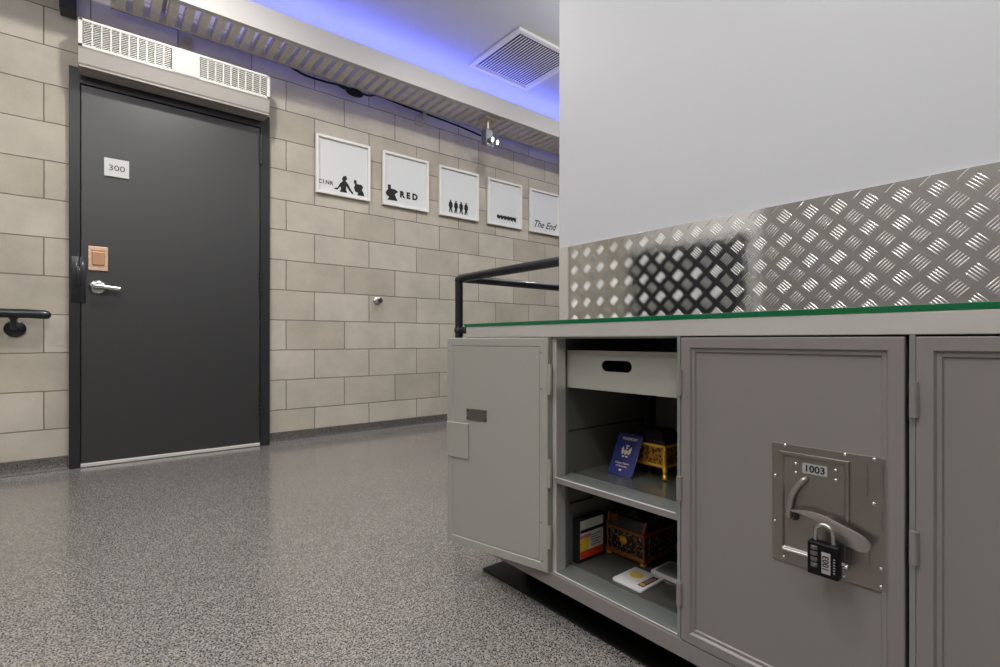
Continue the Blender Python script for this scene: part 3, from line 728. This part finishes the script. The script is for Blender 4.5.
text('1003', 'label_number', M['ink_black'], lb, (bx0-.0010, .2712, .3715), (0, 0, 1), (0, 1, 0), .0115, bold=.0002)
m = MB()
for k in range(6): m.box(bx0-.0004, bx0+.0002, .2596, .2620, .3590+k*.0040, .3612+k*.0040)
m.build('side_marking', M['textgrey'], pk)

# ------------------------------------------------------------------ passport leaning on the gilt casket
ps = thing('passport', (1.02, .787, .3605), 'navy blue passport with gold crest leaning against the small gilt casket', 'passport')
b0 = Vector((1.0155, .8224, .3612)); rt = Vector((.0, -1, 0)); upv = Vector((.0505, 0, .0975)).normalized(); nv = rt.cross(upv)
PWd, PHt = .0730, .1090
TP = Matrix(((rt.x, upv.x, nv.x, b0.x), (rt.y, upv.y, nv.y, b0.y), (rt.z, upv.z, nv.z, b0.z), (0, 0, 0, 1)))
def pb(x0, x1, y0, y1, r, z0, z1): return MB(TP).prism(rrect(x0, x1, y0, y1, r), 'z', z0, z1)
pb(0, PWd, 0, PHt, .004, -.0006, .0002).build('front_cover', M['navy'], ps)
pb(0, PWd, 0, PHt, .004, -.0042, -.0036).build('back_cover', M['navy'], ps)
pb(.001, PWd-.0012, .0012, PHt-.0012, .004, -.0036, -.0006).build('pages', M['offwhite'], ps)
def onp(u, v, h=.0004): return b0+rt*u+upv*v+nv*h
text('PASSPORT', 'gilt_title', M['gilt'], ps, onp(PWd/2+.002, PHt*.88), rt, upv, .0098, bold=.0001)
text('United States', 'gilt_wording', M['gilt'], ps, onp(PWd/2-.002, PHt*.295), rt, upv, .0078, shear=.2)
text('of America', 'gilt_wording', M['gilt'], ps, onp(PWd/2-.002, PHt*.225), rt, upv, .0078, shear=.2)
flat('gilt_symbol', [rrect(PWd/2-.006, PWd/2+.002, PHt*.11, PHt*.155, .001)], M['gilt'], ps, onp(0, 0), rt, upv, .0003)
# eagle crest: shield, spread wings, head, ring of rays
cxp, cyp = PWd/2, PHt*.57
sp = [[(cxp-.005, cyp+.004), (cxp+.005, cyp+.004), (cxp+.005, cyp-.003), (cxp, cyp-.009), (cxp-.005, cyp-.003)]]
for s in (-1, 1):
    sp.append([(cxp+s*x, cyp+y) for x, y in ((.0062, .002), (.009, .010), (.0135, .014), (.0125, .009), (.0155, .007), (.0130, .003), (.0150, -.001), (.0115, -.003), (.0120, -.007), (.0080, -.007), (.0062, -.004))])
    sp.append([(cxp+s*x, cyp+y) for x, y in ((.002, -.0105), (.007, -.0095), (.010, -.0125), (.006, -.0145), (.001, -.0130))])
sp.append(circle(cxp, cyp+.0095, .0030, 12)); sp.append([(cxp-.006, cyp+.015), (cxp-.003, cyp+.018), (cxp+.003, cyp+.018), (cxp+.006, cyp+.015), (cxp+.003, cyp+.0145), (cxp-.003, cyp+.0145)])
flat('gilt_crest', sp, M['gilt'], ps, onp(0, 0), rt, upv, .0003)

# ------------------------------------------------------------------ small gilt casket
kc = thing('gilt_casket', (1.12, .74, .3605), 'small gilt filigree casket on splayed feet behind the passport', 'casket')
def boxprism(m, x0, x1, y0, y1, z0, z1, top=0, bev=.002):
    b = bmesh.new()
    A = [b.verts.new(p) for p in ((x0, y0, z0), (x1, y0, z0), (x1, y1, z0), (x0, y1, z0))]
    B = [b.verts.new(p) for p in ((x0+top, y0+top, z1), (x1-top, y0+top, z1), (x1-top, y1-top, z1), (x0+top, y1-top, z1))]
    b.faces.new(A[::-1]); b.faces.new(B)
    for k in range(4): b.faces.new((A[k], A[(k+1) % 4], B[(k+1) % 4], B[k]))
    if bev: bmesh.ops.bevel(b, geom=list(b.edges), offset=bev, segments=2, affect='EDGES', profile=.5)
    m.merge(b); return m
gx0, gx1, gy0, gy1 = 1.0705, 1.170, .6925, .800
boxprism(MB(), gx0, gx1, gy0, gy1, .394, .438).build('body', M['orn_gold'], kc)
m = MB(); boxprism(m, gx0-.003, gx1+.003, gy0-.003, gy1+.003, .388, .395, 0, .002); boxprism(m, gx0-.003, gx1+.003, gy0-.003, gy1+.003, .437, .443, 0, .002)
for (a, b) in ((gx0, gy0), (gx0, gy1), (gx1, gy0), (gx1, gy1)): m.cyl((a, b, .394), (a, b, .438), .0052, seg=12)
m.build('moulding', M['gold_leg'], kc, smooth=True)
m = MB(); boxprism(m, gx0+.001, gx1-.001, gy0+.001, gy1-.001, .443, .452, .002, .001); boxprism(m, gx0+.004, gx1-.004, gy0+.004, gy1-.004, .452, .474, .020, .003)
m.build('lid', M['dkgold'], kc, smooth=True)
for a, sa in ((gx0, -1), (gx1, 1)):
    for b, sb in ((gy0, -1), (gy1, 1)):
        if (a, b) == (gx0, gy1): a_, b_ = a+.010, b
        else: a_, b_ = a, b
        m = MB(); m.tube(bez([(a_+.002*-sa, b_-.002*sb, .393), (a_+sa*.001, b_+sb*.002, .384), (a_+sa*.001, b_+sb*.001, .374), (a_+sa*.004, b_+sb*.004, .366), (a_+sa*.005, b_+sb*.005, .3625)]), [.0075]*4+[.0058]*8+[.0042]*6+[.0056]*8+[.0075]*7, 12)
        m.build('foot', M['gold_leg'], kc, smooth=True)

# ------------------------------------------------------------------ black and gilt chest on the bottom
ch = thing('ornate_chest', (1.15, .81, .1295), 'ornate black and bronze lidded chest on ball feet in the bottom compartment', 'chest')
hx0, hx1, hy0, hy1 = 1.066, 1.245, .7480, .8620
boxprism(MB(), hx0, hx1, hy0, hy1, .148, .205).build('body', M['orn_black'], ch)
m = MB()
boxprism(m, hx0-.005, hx1+.005, hy0-.005, hy1+.005, .139, .150, .001, .002); boxprism(m, hx0-.004, hx1+.004, hy0-.004, hy1+.004, .203, .211, 0, .002)
for (a, b) in ((hx0, hy0), (hx0, hy1), (hx1, hy0), (hx1, hy1)): m.cyl((a, b, .149), (a, b, .204), .0030, seg=10)
for b in (hy0+.022, hy1-.014): m.cyl((hx0-.0005, b, .149), (hx0-.0005, b, .204), .0015, seg=8)
for a in (hx0+.022, hx1-.022): m.cyl((a, hy0-.0005, .149), (a, hy0-.0005, .204), .0015, seg=8)
m.build('moulding', M['bronze'], ch, smooth=True)
m = MB(); m.sphere((hx0-.001, (hy0+hy1)/2+.006, .180), .012, .25, 1, .9); m.build('medallion', M['gold_leg'], ch, smooth=True)
m = MB(); boxprism(m, hx0-.002, hx1+.002, hy0-.002, hy1+.002, .2115, .240, .009, .003); boxprism(m, hx0+.009, hx1-.009, hy0+.009, hy1-.009, .238, .256, .020, .006)
m.build('lid', M['orn_lid'], ch, smooth=True)
for a in (hx0+.004, hx1-.004):
    for b in (hy0+.004, hy1-.004):
        m = MB(); m.lathe((a, b, .1297), [(.0045, 0), (.0085, .003), (.0090, .006), (.006, .009), (.007, .0105)], seg=18); m.build('foot', M['gold_leg'], ch, smooth=True)

# ------------------------------------------------------------------ slim black box with a bright label
cbx = thing('card_box', (1.0, .873, .1297), 'slim black box with white, yellow and red label against the compartment side', 'box')
MB().box(.952, 1.054, .8645, .8835, .1298, .242, .001).build('carton', M['boxblack'], cbx)
def lab(x0, x1, z0, z1, mt, nm, d=.0003, y=.8645):
    return MB().box(x0, x1, y-d, y+.0001, z0, z1).build(nm, mt, cbx)
lab(.960, 1.050, .139, .236, M['offwhite'], 'label')
lab(.9601, 1.0499, .2045, .213, M['boxblack'], 'label_band', .0005)
lab(.9601, 1.0499, .139, .158, M['red'], 'label_foot', .0005)
lab(.9601, .992, .158, .190, M['yellow'], 'label_block', .0005)
lab(.9601, 1.000, .190, .199, M['pink'], 'label_stripe', .0006)
m = MB()
for k, (a, b) in enumerate(((1.0, 1.04), (1.004, 1.03), (1.0, 1.036), (1.002, 1.028), (1.0, 1.04))): m.box(a, b, .8640, .8646, .166+k*.0065, .1685+k*.0065)
m.build('fine_print', M['textgrey'], cbx)

# ------------------------------------------------------------------ coin cases
cc = thing('coin_case', (1.0, .717, .1297), 'white plastic case with a gold coin and brown label lying at the compartment front', 'coin case')
m = MB(); m.prism(rrect(.9515, 1.0455, .6765, .7585, .007), 'z', .1298, .1355, .0012); m.build('case', M['caseplastic'], cc, smooth=True)
m = MB(); m.cyl((1.008, .7280, .1354), (1.008, .7280, .1365), .0165, seg=40, bev=.0003); m.build('coin', M['gold'], cc, smooth=True)
m = MB(); m.box(.970, 1.034, .6835, .6990, .1353, .1360); m.build('label', M['brown'], cc)
m = MB(); m.cyl((.980, .6912, .1358), (.980, .6912, .1364), .0058, seg=24); m.build('seal', M['gold'], cc)
m = MB()
for k in range(3): m.box(.990, 1.028-.006*k, .6875+k*.0035, .6885+k*.0035, .1359, .1362)
m.build('fine_print', M['gilt'], cc)
for b_ in (hy0, hy1):
    m = MB(); m.prism([(hx0-.004, .212), (hx0+.010, .212), (hx0+.013, .236), (hx0+.006, .241)], 'y', (b_-.003 if b_ == hy0 else b_-.004), (b_+.004 if b_ == hy0 else b_+.003), .0008); m.build('corner_mount', M['bronze'], ch)
c2 = thing('coin_case', (1.10, .68, .1297), 'second white plastic case, beside the chest and half hidden by the door post', 'coin case')
m = MB(); m.prism(rrect(1.053, 1.140, .636, .7225, .007), 'z', .1298, .1370, .0012); m.build('case', M['caseplastic'], c2, smooth=True)
m = MB(); m.prism(rrect(1.062, 1.132, .644, .714, .004), 'z', .1369, .1375); m.build('insert', M['textgrey'], c2)

# ------------------------------------------------------------------ light
W = bpy.data.worlds.new('World'); S.world = W; W.use_nodes = True
W.node_tree.nodes['Background'].inputs[0].default_value = (.5, .5, .52, 1); W.node_tree.nodes['Background'].inputs[1].default_value = .3
def area(x, y, z, size, power, col=(1, .965, .92), shape='DISK', sy=None, spread=PI):
    l = bpy.data.lights.new('downlight', 'AREA'); l.energy = power; l.shape = shape; l.size = size; l.color = col; l.spread = spread
    if sy: l.size_y = sy
    o = bpy.data.objects.new('downlight', l); C.objects.link(o); o.location = (x, y, z); return o
D = .14
area(.38, 2.50, 2.88, D, 22)
area(-1.5, 2.40, 2.88, D, 15)
area(2.0, 2.30, 2.88, D, 15)
area(3.6, 2.30, 2.88, D, 13)
area(-.3, .75, 2.88, D, 12)
area(-1.5, .6, 2.88, D, 12)
area(.90, -.75, 2.88, .30, 22)
area(-.8, -1.1, 2.88, D, 13)
# unseen fill lights added to brighten the ceiling and the room from below
o = area(-.7, .4, 2.25, 1.2, 75, (.97, .985, 1), 'RECTANGLE', 2.2); o.rotation_euler = (PI, 0, 0); o.name = 'ceiling_fill'
o = area(3.0, .9, 2.25, 1.2, 55, (.97, .985, 1), 'RECTANGLE', 1.6); o.rotation_euler = (PI, 0, 0); o.name = 'ceiling_fill'

# ------------------------------------------------------------------ camera
cam = bpy.data.cameras.new('camera'); co = bpy.data.objects.new('camera', cam); C.objects.link(co)
cam.sensor_width = 36; cam.lens = 18; cam.shift_y = .0065; cam.clip_start = .01
co.location = (0, 0, .70); co.rotation_euler = (PI/2, 0, -math.atan2(.6277, .7785))
S.camera = co
S.view_settings.view_transform = 'Standard'; S.view_settings.look = 'None'; S.view_settings.gamma = 1
S.view_settings.use_curve_mapping = False; S.view_settings.exposure = 0.0
